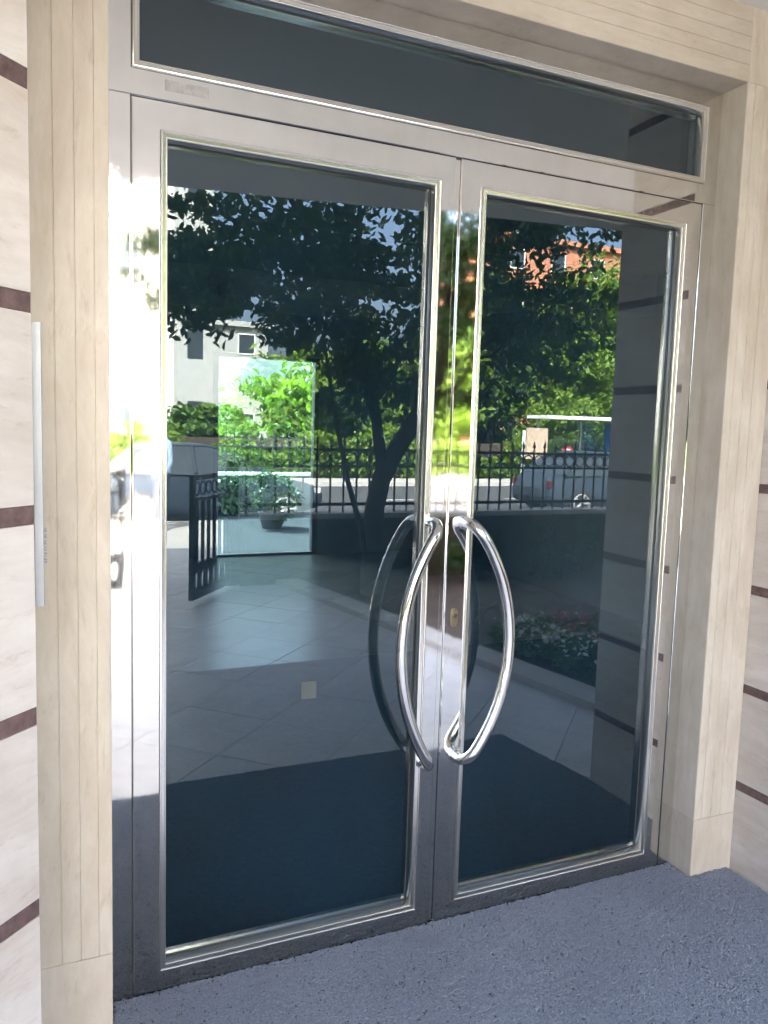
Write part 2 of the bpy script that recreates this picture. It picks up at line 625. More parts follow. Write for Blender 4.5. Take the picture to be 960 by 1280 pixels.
# ground-floor walls around the lobby
FY = -1.09
core = MB()
core.prism([(-9, FY + .05), (-0.79, FY + .05), (-0.27, -0.54), (-0.27, 0.12), (-1.2, 0.12), (-1.2, 6.6), (-9, 6.6)], FZ - .01, CZ - .002)
core.prism([(2.49, FY + .05), (11, FY + .05), (11, 6.6), (4.2, 6.6), (4.2, 0.12), (1.975, 0.12), (1.975, -0.55)], FZ - .01, CZ - .002)
core.build('ground_floor_wall', M['core'], bld)

# lobby
lf = MB().box(-1.2, 4.2, 0.065, 6.9, -0.45, FZ - 0.012).build('lobby_floor', M['grout'])
tag(lf, kind='structure')
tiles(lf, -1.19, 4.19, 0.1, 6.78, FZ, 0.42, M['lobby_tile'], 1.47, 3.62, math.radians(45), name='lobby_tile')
lw = MB()
lw.box(-1.2, -1.17, 0.125, 6.6, FZ, CZ - .004)
lw.box(4.17, 4.2, 0.125, 6.6, FZ, CZ - .004)
lw.box(-1.168, 1.60, 6.64, 6.76, FZ, CZ - .004)
lw.box(2.80, 4.168, 6.64, 6.76, FZ, CZ - .004)
lw.box(1.60, 2.80, 6.64, 6.76, 2.20, CZ - .004)
lw.box(-1.168, 4.168, 0.16, 6.63, CZ - .05, CZ - .004)
lw.box(-1.168, 4.168, 2.9, 3.25, 2.36, CZ - .052)
lw.box(-1.168, -0.09, 0.125, 0.16, FZ, CZ - .052)
lw.box(1.80, 4.168, 0.125, 0.16, FZ, CZ - .052)
lw.box(-0.09, 1.80, 0.125, 0.16, 2.54, CZ - .052)
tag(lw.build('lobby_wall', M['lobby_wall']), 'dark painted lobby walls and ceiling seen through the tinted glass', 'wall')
tag(MB().box(-0.9, 3.6, 0.17, 2.62, FZ + .001, FZ + .011).build('lobby_carpet', M['carpet']), 'dark blue carpet on the lobby floor behind the glass', 'carpet')
rdoor = empty('rear_door', (2.2, 6.7, FZ))
tag(rdoor, 'clear glazed rear door with dark frame at the far end of the lobby', 'door')
rf = MB().sweep_rect((1.603, 2.797, FZ, 2.197), (1.66, 2.745, 0.01, 2.155), [(0, 0, 6.75), (0, 0, 6.655), (1, 0, 6.655), (1, 0, 6.75), (0, 0, 6.75)])
rf.build('door_frame', M['pot'], rdoor)
MB().box(1.66, 2.745, 6.70, 6.706, 0.01, 2.155).build('glass_pane', M['clear'], rdoor)

# ================================================================== striped stone walls of the porch
BAND_T = 0.300; PITCH = 0.331; BAND_H = 0.030


def wall_run(name, pts, label, splits, thick=0.03):
    """pts: plan polyline, the wall face; solid side on its left.  Every slab and every band is its own piece."""
    P = [Vector((a, b)) for a, b in pts]
    nrm = []
    for i in range(len(P) - 1):
        d = (P[i + 1] - P[i]).normalized()
        nrm.append(Vector((-d.y, d.x)))
    back = []
    for i in range(len(P)):
        if i == 0: m = nrm[0]; k = 1
        elif i == len(P) - 1: m = nrm[-1]; k = 1
        else:
            m = (nrm[i - 1] + nrm[i]).normalized(); k = 1 / max(0.3, m.dot(nrm[i]))
        back.append((P[i], m * k))
    mid = sum(P, Vector((0, 0))) / len(P)
    w = empty(name, (mid.x, mid.y, FZ))
    tag(w, label, 'wall')
    zs = [FZ]
    courses = []
    k = 0
    z = FZ
    while z < CZ - 0.02:
        top = BAND_T - BAND_H + PITCH * k
        courses.append((z, min(top, CZ - .003), 0))
        if top < CZ:
            courses.append((top, min(top + BAND_H, CZ - .003), 1))
        z = top + BAND_H
        k += 1
    for i in range(len(P) - 1):
        a, ma = back[i]; b, mb = back[i + 1]
        cuts = [0.0] + splits[i] + [1.0]
        for j in range(len(cuts) - 1):
            t0, t1 = cuts[j], cuts[j + 1]
            f0 = a.lerp(b, t0); f1 = a.lerp(b, t1)
            n = nrm[i]
            L = (b - a).length
            d = (b - a) / L
            e0 = 0.0006 if t0 > 0 else 0.0003; e1 = 0.0006 if t1 < 1 else 0.0003
            m0 = ma if t0 == 0 else n; m1 = mb if t1 == 1 else n
            for (z0, z1, isband) in courses:
                rec = 0.0012 if isband else random.uniform(0, 0.0005)
                q = [f0 + d * e0 + m0 * rec, f1 - d * e1 + m1 * rec, f1 - d * e1 + m1 * thick, f0 + d * e0 + m0 * thick]
                q = [(p.x, p.y) for p in q]
                sg = sum(q[u][0] * q[(u + 1) % 4][1] - q[(u + 1) % 4][0] * q[u][1] for u in range(4))
                if sg < 0: q = q[::-1]
                MB().prism(q, z0 + 0.0006, z1 - 0.0006).build('stone_band' if isband else 'stone_slab', M['band'] if isband else M['trav_h'], w)
    return w


wall_run('stone_wall', [(-2.4, FY), (-0.75, FY), (-0.215, -0.555), (-0.215, -0.02)], 'cream stone wall with brown bands beside the grooved pilaster, at the left edge', [[0.5], [], []])
wall_run('stone_wall', [(1.926, -0.02), (1.926, -0.585), (2.44, FY), (4.8, FY)], 'cream stone wall with brown bands at the right edge, mirrored in the right door leaf', [[], [], [0.33, 0.66]])

# ================================================================== travertine surround: two pilasters and the architrave
sur = empty('door_surround', (0.84, -0.05, FZ))
tag(sur, 'beige grooved travertine surround framing the steel double door', 'door surround')
PF = -0.092


def notched(x0, x1, grooves, y0, y1, w=0.0016, dp=0.0022):
    pts = [(x0, y1), (x0, y0 + 0.002), (x0 + 0.002, y0)]
    for gx in grooves:
        pts += [(gx - w, y0), (gx - w * 0.5, y0 + dp), (gx + w * 0.5, y0 + dp), (gx + w, y0)]
    pts += [(x1 - 0.002, y0), (x1, y0 + 0.002), (x1, y1)]
    return pts


for x0, x1, gr in ((-0.2145, -0.057, (-0.168, -0.127, -0.088)), (1.747, 1.9255, (1.778, 1.819, 1.860))):
    MB().prism(notched(x0, x1, gr, PF, 0.118), 0.192, 2.488).build('pilaster_shaft', M['trav_v'], sur)
    MB().prism(notched(x0, x1, (), PF - 0.0005, 0.118), FZ + .0005, 0.1908).build('pilaster_base', M['trav_v'], sur)
    MB().prism(notched(x0, x1, (), PF, 0.118), 2.4892, CZ - .001).build('corner_block', M['trav_v'], sur)
poly = [(0.118, 2.489), (PF + .002, 2.489), (PF, 2.491)]
for gz in (2.536, 2.575, 2.615, 2.655):
    poly += [(PF, gz - .0016), (PF + .0022, gz - .0008), (PF + .0022, gz + .0008), (PF, gz + .0016)]
poly += [(PF, CZ - .001), (0.118, CZ - .001)]
am = travertine("travertine_lintel_grain", False, (0.65, 0.575, 0.475), (0.76, 0.70, 0.605), (0.55, 0.46, 0.36))
MB().prism_x(poly[::-1], -0.0562, 1.7462).build('architrave', am, sur)

# ================================================================== the steel double door
GY = 0.030
door = empty('double_door', (0.845, 0.03, FZ))
tag(door, 'polished steel double door with dark tinted glass and transom light', 'door')
# fixed frame: jambs, head with transom bar
FRP = [(0, 0, 0.11), (0, 0, 0.002), (0, 0.002, 0.0), (1, -0.002, 0.0), (1, 0, 0.002), (1, 0, 0.11)]
fr = MB()
fr.sweep_rect((-0.0565, 1.7465, 2.1545, 2.4885), (0.0, 1.692, 2.2125, 2.4395), FRP)
door_frame = fr.build('transom_frame', M['steel'], door)
for xa, xb in ((-0.0565, -0.0028), (1.6948, 1.7465)):
    jp = [(xa, 0.11), (xa, 0.0015), (xa + 0.0015, 0.0), (xb - 0.0015, 0.0), (xb, 0.0015), (xb, 0.11)]
    MB().prism(jp, FZ + .001, 2.1535).build('jamb', M['steel'], door)
MB().box(-0.0035, 1.6955, 0.0012, 0.11, FZ + .001, -0.0008).build('threshold', M['steel'], door)
MB().box(-0.0035, 1.6955, 0.008, 0.108, 2.1522, 2.1543).build('head_gasket', M['gasket'], door)
for xa, xb in ((-0.0026, -0.0003), (1.6923, 1.6946)):
    MB().box(xa, xb, 0.008, 0.108, 0.0, 2.1500).build('side_gasket', M['gasket'], door)

BEAD = [(0, 0, 0.001), (0, 0.0003, -0.0052), (0, 0.0016, -0.0066), (0, 0.0042, -0.0066), (0, 0.0056, -0.0050), (0, 0.0064, -0.0022), (0, 0.0130, -0.0008), (0, 0.0142, -0.0024), (0, 0.0158, -0.0024), (0, 0.0172, -0.0008), (0, 0.0174, GY + .001)]


def glazing(parent, rect, glass_name, prefix='glazing_bead'):
    b = MB().sweep_rect(rect, rect, BEAD).build(prefix, M['satin'], parent)
    b.data.shade_smooth()
    try: b.data.set_sharp_from_angle(angle=math.radians(50))
    except Exception: pass
    x0, x1, z0, z1 = rect
    i = 0.0175
    MB().sweep_rect((x0 + i, x1 - i, z0 + i, z1 - i), (x0 + i + .004, x1 - i - .004, z0 + i + .004, z1 - i - .004),
                    [(0, 0, GY + 0.001), (0, 0.001, GY - .004), (1, 0, GY - .0008)]).build('glazing_gasket', M['gasket'], parent)
    a = 0.012
    MB().add([(x0 + a, GY, z0 + a), (x1 - a, GY, z0 + a), (x1 - a, GY, z1 - a), (x0 + a, GY, z1 - a)], [(0, 1, 2, 3)]).build(glass_name, M['tint'], parent)


glazing(door, (0.0, 1.692, 2.2125, 2.4395), 'transom_glass')

LEAF = [(0, 0, 0.055), (0, 0, 0.0018), (0, 0.0018, 0.0), (1, 0, 0.0), (1, 0, 0.05), (0, 0, 0.055)]


def leaf(x0, x1, gx0, gx1, lab):
    rect = (gx0, gx1, 0.052, 2.0885)
    L = MB().sweep_rect((x0, x1, 0.0, 2.1518), rect, LEAF).build('door_leaf', M['steel'], door)
    L['label'] = lab
    glazing(L, rect, 'glass_pane')
    return L


LL = leaf(0.0, 0.8255, 0.0613, 0.7826, 'door leaf without a lock, nearer the intercom')
RL = leaf(0.8425, 1.692, 0.9048, 1.6327, 'door leaf with the small brass key lock')
# recessed rebate strip in the meeting joint
MB().box(0.8275, 0.8415, 0.007, 0.05, 0.002, 2.1485).build('rebate_strip', M['steel'], LL)


def handle(parent, xe, xm, z0=0.522, z1=1.156, r_=0.0162, out=-0.066):
    zc = (z0 + z1) / 2; h = (z1 - z0) / 2
    sag = abs(xm - xe); Rb = (h * h + sag * sag) / (2 * sag); sg = 1 if xm > xe else -1
    cx = xm - sg * Rb
    a0 = math.asin(h / Rb)
    pts = []
    for k in range(41):
        a = a0 - 2 * a0 * k / 40
        pts.append(Vector((cx + sg * Rb * math.cos(a), out, zc + Rb * math.sin(a))))
    t0 = (pts[0] - pts[1]).normalized(); t1 = (pts[-1] - pts[-2]).normalized()
    bend = 0.046

    def elbow(p, tdir):
        res = []
        for k in range(1, 9):
            a = math.pi / 2 * k / 8
            res.append(p + tdir * (bend * math.sin(a)) + Vector((0, bend * (1 - math.cos(a)), 0)))
        e = res[-1]
        res.append(Vector((e.x, -0.0006, e.z)))
        return res
    # shorten the bow a little so that the elbows end at z0/z1
    path = elbow(pts[1], t0)[::-1] + pts[1:-1] + elbow(pts[-2], t1)
    b = MB().tube(path, r_, 24)
    ob = b.build('pull_handle', M['chrome'], parent, smooth=True)
    for e in (path[0], path[-1]):
        c = MB()
        ring = [(r_ + .0045, -0.0002), (r_ + .0045, -0.003), (r_ + .003, -0.0045), (r_ * .9, -0.0045)]
        vs = []; fs = []; n = len(ring); S = 28
        for k in range(S):
            a = 2 * math.pi * k / S
            for q, y in ring: vs.append((e.x + q * math.cos(a), y, e.z + q * math.sin(a)))
        for k in range(S):
            for i in range(n - 1):
                fs.append((k * n + i, ((k + 1) % S) * n + i, ((k + 1) % S) * n + i + 1, k * n + i + 1))
        c.add(vs, fs)
        c.build('rosette', M['chrome'], parent, smooth=True)


handle(LL, 0.772, 0.679)
handle(RL, 0.912, 1.018)
# lock: oval plate with keyway
pl = []
for k in range(24):
    a = 2 * math.pi * k / 24
    pl.append((0.873 + 0.0095 * math.cos(a), 0.907 + 0.0095 * math.sin(a) + (0.017 if math.sin(a) >= 0 else -0.017)))
lk = MB()
n = len(pl)
lk.add([(x, -0.0003, z) for x, z in pl] + [(x, -0.0045, z) for x, z in pl], [tuple(range(n, 2 * n))[::-1]] + [(i, (i + 1) % n, n + (i + 1) % n, n + i) for i in range(n)])
lock = lk.build('lock_plate', M['brass'], RL)
MB().tube([(0.873, -0.0046, 0.914), (0.873, -0.0085, 0.914)], 0.0062, 16).build('lock_cylinder', M['chrome'], RL)
MB().box(0.8722, 0.8738, -0.0092, -0.0086, 0.910, 0.918).build('keyway', M['gasket'], RL)
# worn sticker on the transom bar and a paper sticker on the left pane
MB().box(0.072, 0.172, -0.0004, -0.0001, 2.176, 2.200).build('worn_sticker', None or simple('worn_grey_sticker', (0.40, 0.39, 0.38), 0.35, var=0.18, scale=70), door)
MB().box(0.434, 0.476, GY - .0012, GY - .0004, 0.708, 0.756).build('paper_sticker', M['paper'], LL)

# ================================================================== intercom on the left return wall (seen edge on)
ic = empty('intercom_panel', (-0.2, -0.44, 1.35))
tag(ic, 'slim grey metal intercom panel seen edge-on beside the left pilaster', 'intercom')
pr = [(-0.2145, -0.38), (-0.2145, -0.505), (-0.2015, -0.505), (-0.2, -0.5035), (-0.2, -0.3815), (-0.2015, -0.38)]
MB().prism(pr, 1.118, 1.586).build('panel_body', M['alu'], ic)
for k in range(6):
    z = 1.245 - k * 0.0105
    MB().tube([(-0.1999, -0.490, z), (-0.1962, -0.490, z), (-0.1955, -0.490, z)], [0.0037, 0.0037, 0.0028], 12).build('call_button', M['alu'], ic)

# ================================================================== entrance mat with looped pile
mt = empty('entrance_mat', (0.85, -0.55, FZ))
tag(mt, 'grey blue looped pile entrance mat covering the porch floor', 'door mat')
mpoly = [(-0.20, -0.094), (-0.20, -0.56), (-0.72, -1.09), (-0.72, -1.12), (1.83, -1.12), (1.86, -0.9), (1.905, -0.6), (1.905, -0.094), (1.738, -0.094), (1.738, -0.002), (-0.05, -0.002), (-0.05, -0.094)]
mb_ = MB().prism(mpoly, FZ + .0005, FZ + 0.008).build('mat_backing', M['mat_base'], mt)
# one loop of vinyl yarn
lp = MB()
path = []
for k in range(9):
    a = 2 * math.pi * k / 8 * 0.92
    path.append((0.0028 * math.cos(a) + 0.0007 * math.sin(2 * a), 0.0024 * math.sin(a), 0.0036 + 0.0026 * math.sin(a * 0.5 + 0.4) + 0.0009 * math.cos(a * 1.5)))
lp.tube(path, 0.0009, 4)


# scattered with geometry nodes on the backing
loop_me = lp.mesh('yarn_loop'); loop_me.materials.append(M['mat']); loop_me.shade_smooth()
pile_base = MB().add([(x, y, FZ + .0082) for x, y in mpoly], [tuple(range(len(mpoly)))]).build('mat_pile', M['mat_base'], mt)
tag(pile_base, kind='stuff')
ng = bpy.data.node_groups.new('mat_pile_scatter', 'GeometryNodeTree')
ng.interface.new_socket('Geometry', in_out='INPUT', socket_type='NodeSocketGeometry')
ng.interface.new_socket('Geometry', in_out='OUTPUT', socket_type='NodeSocketGeometry')
gi = ng.nodes.new('NodeGroupInput'); go = ng.nodes.new('NodeGroupOutput')
dp = ng.nodes.new('GeometryNodeDistributePointsOnFaces')
dp.inputs['Density'].default_value = 92000
dp.inputs['Seed'].default_value = 3
ob_loop = bpy.data.objects.new('yarn_loop', loop_me)      # only referenced by the node group, not linked
oin = ng.nodes.new('GeometryNodeObjectInfo'); oin.inputs['Object'].default_value = ob_loop
iop = ng.nodes.new('GeometryNodeInstanceOnPoints')
rv = ng.nodes.new('FunctionNodeRandomValue'); rv.data_type = 'FLOAT_VECTOR'
rv.inputs[0].default_value = (-0.5, -0.5, 0); rv.inputs[1].default_value = (0.5, 0.5, 6.283)
rs = ng.nodes.new('FunctionNodeRandomValue'); rs.data_type = 'FLOAT'
rs.inputs[2].default_value = 0.75; rs.inputs[3].default_value = 1.3; rs.inputs['Seed'].default_value = 5
jg = ng.nodes.new('GeometryNodeJoinGeometry')
ng.links.new(gi.outputs[0], dp.inputs[0])
ng.links.new(dp.outputs['Points'], iop.inputs['Points'])
ng.links.new(oin.outputs['Geometry'], iop.inputs['Instance'])
ng.links.new(rv.outputs[0], iop.inputs['Rotation'])
ng.links.new(rs.outputs[1], iop.inputs['Scale'])
ng.links.new(iop.outputs[0], jg.inputs[0])
ng.links.new(gi.outputs[0], jg.inputs[0])
ng.links.new(jg.outputs[0], go.inputs[0])
gm = pile_base.modifiers.new('pile', 'NODES'); gm.node_group = ng

# ================================================================== foliage helpers
def leaf_cloud(points, size, name, m, parent, up=0.35, aspect=0.42, droop=0.0, org=None):
    """points (n,3): one folded, pointed leaf blade of two quads at each point"""
    pts = np.asarray(points, float)
    n = len(pts)
    s = size * rng.uniform(0.65, 1.25, n)
    d = rng.normal(size=(n, 3)); d[:, 2] -= droop; d /= np.linalg.norm(d, axis=1)[:, None]
    nr = rng.normal(size=(n, 3)); nr[:, 2] += up * 3
    sd_ = np.cross(d, nr); sd_ /= np.linalg.norm(sd_, axis=1)[:, None] + 1e-9
    nr = np.cross(sd_, d)
    L = s[:, None] * d
    W = (s * aspect)[:, None] * sd_
    F = (s * 0.10)[:, None] * nr
    v = np.empty((n, 6, 3))
    v[:, 0] = pts - L * 0.5
    v[:, 1] = pts - L * 0.15 + W * 0.5 + F
    v[:, 2] = pts + L * 0.22 + W * 0.40 + F
    v[:, 3] = pts + L * 0.5 - F * 0.8
    v[:, 4] = pts + L * 0.22 - W * 0.40 + F
    v[:, 5] = pts - L * 0.15 - W * 0.5 + F
    if org is None: org = pts.min(axis=0) * 0.5 + pts.max(axis=0) * 0.5
    v = (v - np.asarray(org)).reshape(-1, 3)
    me = bpy.data.meshes.new(name)
    me.vertices.add(n * 6)
    me.vertices.foreach_set('co', v.astype(np.float32).ravel())
    idx = np.array([0, 1, 2, 3, 0, 3, 4, 5])
    li = (np.arange(n)[:, None] * 6 + idx[None]).ravel()
    me.loops.add(n * 8)
    me.loops.foreach_set('vertex_index', li.astype(np.int32))
    me.polygons.add(n * 2)
    me.polygons.foreach_set('loop_start', (np.arange(n * 2) * 4).astype(np.int32))
    me.update(calc_edges=True)
    me.materials.append(m)
    o = bpy.data.objects.new(name, me)
    o.parent = parent
    o.location = Vector(org) - (wloc(parent) if parent else Vector((0, 0, 0)))
    col.objects.link(o)
    WL[o.name] = Vector(org)
    return o


def ell(c, r_, n, shell=0.5):
    d = rng.normal(size=(n, 3)); d /= np.linalg.norm(d, axis=1)[:, None]
    rad = shell + (1 - shell) * rng.random(n) ** 0.7
    rad *= rng.uniform(0.8, 1.12, n)
    return np.asarray(c) + d * rad[:, None] * np.asarray(r_)


def clumps(c, r_, k, n, cr=0.35, shell=0.35):
    cs = ell(c, np.asarray(r_) * 0.85, k, shell)
    out = []
    for q in cs:
        rr_ = np.asarray(r_) * cr * rng.uniform(0.6, 1.2)
        out.append(ell(q, rr_, max(3, int(n / k * rng.uniform(0.6, 1.4))), 0.2))
    return np.concatenate(out)


def limb(path, r0, r1):
    n = len(path)
    return path, [r0 + (r1 - r0) * i / (n - 1) for i in range(n)]


def wobble(a, b, n, amp):
    a = np.array(a, float); b = np.array(b, float)
    out = []
    for i in range(n + 1):
        t_ = i / n
        out.append(tuple(a + (b - a) * t_ + rng.normal(0, amp, 3) * math.sin(math.pi * t_)))
    return out


# ================================================================== planted bed, kerb, fence wall, gate
bed = MB().prism([(2.71, -1.3), (2.07, -5.0), (12, -5.0), (12, -1.3)], -0.4, 0.012)
tag(bed.build('flower_bed_soil', M['soil']), kind='structure')
kb = MB().prism([(2.49, -1.2), (1.84, -5.0), (2.06, -5.0), (2.71, -1.2)], -0.1, 0.03)
tag(kb.build('bed_kerb', M['kerb']), 'pale stone kerb edging the shaded planting bed', 'kerb')

FENY = -5.06
gw = MB(); gw.box(1.52, 14, FENY - .12, FENY + .08, -0.4, 0.585)
gwall = tag(gw.build('garden_wall', M['shade_wall']), 'low dark garden wall under the iron fence behind the tree', 'wall')
MB().box(1.50, 14.02, FENY - .15, FENY + .11, 0.586, 0.635).build('coping', M['kerb'], gwall)


def fence(name, x0, x1, y, label, pitch=0.134, zb=0.65):
    f = empty(name, ((x0 + x1) / 2, y, zb - .02))
    tag(f, label, 'fence')
    for z, h in ((0.70, 0.030), (1.065, 0.022), (1.215, 0.026)):
        MB().box(x0, x1, y - .012, y + .012, z, z + h).build('rail', M['iron'], f)
    b0 = None; r0 = None; k = 0
    n = int((x1 - x0) / pitch)
    for i in range(n + 1):
        x = x0 + 0.03 + i * pitch
        if b0 is None:
            m_ = MB().box(x - .0075, x + .0075, y - .0075, y + .0075, zb - .015, 1.25)
            m_.lathe([(0.004, 1.245), (0.013, 1.252), (0.013, 1.258), (0.006, 1.264), (0.017, 1.295), (0.0005, 1.365)], x, y, 6)
            b0 = m_.build('bar', M['iron'], f, org=(x, y, zb))
            r0 = MB().torus((x + pitch / 2, y, 1.151), 0.056, 0.0075).build('ring', M['iron'], f, org=(x + pitch / 2, y, 1.151))
        else:
            inst(b0, f, (x, y, zb))
            if i < n: inst(r0, f, (x + pitch / 2, y, 1.151))
    return f


fence('iron_fence', 1.55, 13.5, FENY, 'black iron fence with rings and spear tips mirrored behind the tree')
# gate piers
for x in (1.455, -0.235):
    p_ = MB().box(x - .045, x + .045, FENY - .045, FENY + .045, FZ, 1.08)
    p_.box(x - .06, x + .06, FENY - .06, FENY + .06, 1.081, 1.11)
    tag(p_.build('gate_post', M['iron']), 'black iron gate post ' + ('next to the fence' if x > 1 else 'farther from the fence'), 'gate post')


def gate(hx, hy, ang_, label, w=0.76, h=1.0):
    G = empty('iron_gate', (hx, hy, FZ + .04))
    tag(G, label, 'gate')
    loc = []
    def part(mb, name, src=None):
        o = mb.build(name, M['iron'], None)
        o.parent = G
        return o
    def B(name, x0, x1, z0, z1, d=0.018):
        o = MB().box(x0, x1, -d, d, z0, z1).build(name, M['iron'], None); o.parent = G; return o
    B('stile', 0.0, 0.045, 0, h); B('stile', w - .045, w, 0, h)
    B('rail', .0455, w - .0455, 0, .05); B('rail', .0455, w - .0455, .25, .29); B('rail', .0455, w - .0455, h - .04, h); B('rail', .0455, w - .0455, h - .21, h - .18)
    n = 6; c = (w - .091) / n
    # lower panel with oval openings
    pm = MB()
    for i in range(n):
        cx = .0455 + c * (i + .5); S = 20
        ov = []; ou = []
        for k in range(S):
            a = 2 * math.pi * k / S
            ov.append((cx + c * .27 * math.cos(a), .15 + .078 * math.sin(a)))
            m_ = max(abs(math.cos(a)), abs(math.sin(a)))
            ou.append((cx + c * .5 * math.cos(a) / m_, .15 + .099 * math.sin(a) / m_))
        vs = [(x, -.008, z) for x, z in ov] + [(x, -.008, z) for x, z in ou] + [(x, .008, z) for x, z in ov] + [(x, .008, z) for x, z in ou]
        fs = []
        for k in range(S):
            j = (k + 1) % S
            fs += [(k, j, S + j, S + k), (2 * S + k, 3 * S + k, 3 * S + j, 2 * S + j), (k, 2 * S + k, 2 * S + j, j)]
        pm.add(vs, fs)
    o = pm.build('oval_panel', M['iron'], None); o.parent = G
    for i in range(n):
        x = .0455 + c * (i + .5)
        B('bar', x - .011, x + .011, .291, h - .211, .011)
        r_ = MB().torus((x, 0, h - .11), .05, .008).build('ring', M['iron'], None); r_.parent = G
    G.rotation_euler = (0, 0, ang_)
    return G


gate(1.40, -4.93, math.atan2(0.60, -0.44), 'black iron gate leaf swung open towards the entrance', 0.76)
gate(-0.18, FENY, 0.0, 'black iron gate leaf standing closed across the path', 0.70)

# near tree with large leaves
tree = empty('garden_tree', (2.5, -4.25, 0.03))
tag(tree, 'leaning tree with large dark leaves in front of the iron fence', 'tree')
tk = MB()
tk.tube([(2.50, -4.25, -0.05), (2.48, -4.25, 0.35), (2.50, -4.26, 0.75), (2.56, -4.28, 1.0), (2.72, -4.3, 1.28), (2.95, -4.32, 1.6), (3.12, -4.36, 2.0), (3.2, -4.4, 2.6), (3.15, -4.5, 3.4)], [0.115, 0.09, 0.085, 0.085, 0.08, 0.078, 0.072, 0.055, 0.03], 10)
tk.tube([(2.44, -4.22, 0.1), (2.36, -4.22, 0.6), (2.22, -4.2, 1.0), (2.1, -4.2, 1.5), (1.95, -4.15, 2.2)], [0.03, 0.026, 0.022, 0.018, 0.012], 7)
tk.tube([(2.58, -4.28, 1.02), (2.52, -4.32, 1.5), (2.35, -4.4, 2.1), (2.0, -4.5, 2.9), (1.7, -4.5, 3.4)], [0.06, 0.05, 0.042, 0.03, 0.015], 8)
for q in [((3.1, -4.36, 1.95), (4.2, -4.0, 2.7)), ((3.12, -4.4, 2.1), (3.5, -5.2, 3.1)), ((2.4, -4.38, 2.0), (1.2, -4.3, 2.8)), ((3.0, -4.34, 1.7), (3.6, -3.8, 2.3)), ((2.2, -4.45, 2.4), (1.6, -3.8, 3.0)), ((3.2, -4.4, 2.5), (4.4, -4.8, 3.4))]:
    tk.tube(wobble(q[0], q[1], 6, 0.05), [0.035, 0.03, 0.026, 0.02, 0.016, 0.012, 0.008], 6)
tk.build('trunk', M['bark'], tree, smooth=True)
P1 = clumps((2.2, -4.4, 2.75), (2.3, 1.1, 0.85), 300, 6600, 0.13, 0.05)
P2 = clumps((2.0, -4.3, 3.5), (2.3, 1.2, 0.6), 70, 1300, 0.18, 0.2)
P3 = clumps((3.8, -4.3, 2.35), (1.5, 0.8, 0.95), 130, 3000, 0.15, 0.05)
P4 = clumps((2.40, -4.25, 1.95), (0.95, 0.5, 0.62), 80, 1350, 0.18, 0.1)
P5 = clumps((1.05, -4.3, 2.47), (0.75, 0.8, 0.55), 80, 1500, 0.18, 0.1)
P6 = clumps((4.0, -4.3, 3.35), (1.4, 0.8, 0.55), 70, 1900, 0.18, 0.1)
leaf_cloud(np.concatenate([P1, P2, P3, P4, P5, P6]), 0.096, 'crown', M['leaf_dark'], tree, up=0.1, aspect=0.45, droop=0.6)

# flowering bedding plants in the near end of the bed
cnt = 0
for i in range(44):
    fx = 2.58 + rng.random() * 0.8; fy = -2.5 + rng.random() * 1.3
    if fx < 2.71 + (fy + 1.2) * 0.176 + 0.07: continue
    pk = fx > 3.0 and i % 3 != 0
    b = empty('bedding_plant', (fx, fy, 0.012))
    tag(b, ('pink' if pk else 'white') + ' flowering bedding plant in the bed beside the striped wall', 'flower', group='bedding plants with ' + ('pink' if pk else 'white') + ' blossoms')
    leaf_cloud(ell((fx, fy, 0.10), (0.12, 0.12, 0.10), 110, 0.2), 0.05, 'leaves', M['leaf_mid'], b, up=0.4, aspect=0.7)
    leaf_cloud(ell((fx, fy, 0.15), (0.12, 0.12, 0.08), 26, 0.2), 0.034, 'blossoms', M['petal_p'] if pk else M['petal_w'], b, up=0.6, aspect=0.9)
# low dark shrubs against the garden wall, right of the tree
for i, (sx, sy, sr) in enumerate(((4.6, -4.4, 0.42), (5.6, -4.2, 0.5), (3.7, -4.62, 0.3))):
    s_ = empty('low_shrub', (sx, sy, 0.03))
    tag(s_, ['dark shrub in the middle of the bed below the coping', 'widest dark shrub at the far right of the bed', 'smallest dark shrub nearest the tree trunk'][i], 'shrub', 'low shrubs in the shaded bed')
    leaf_cloud(clumps((sx, sy, sr * .8), (sr * 1.2, sr * .7, sr * .9), 14, 700, .4), 0.09, 'crown', M['leaf_dark'], s_)
    MB().tube([(sx, sy, 0.0), (sx + .03, sy, sr)], [0.02, 0.01], 6).build('trunk', M['bark'], s_)


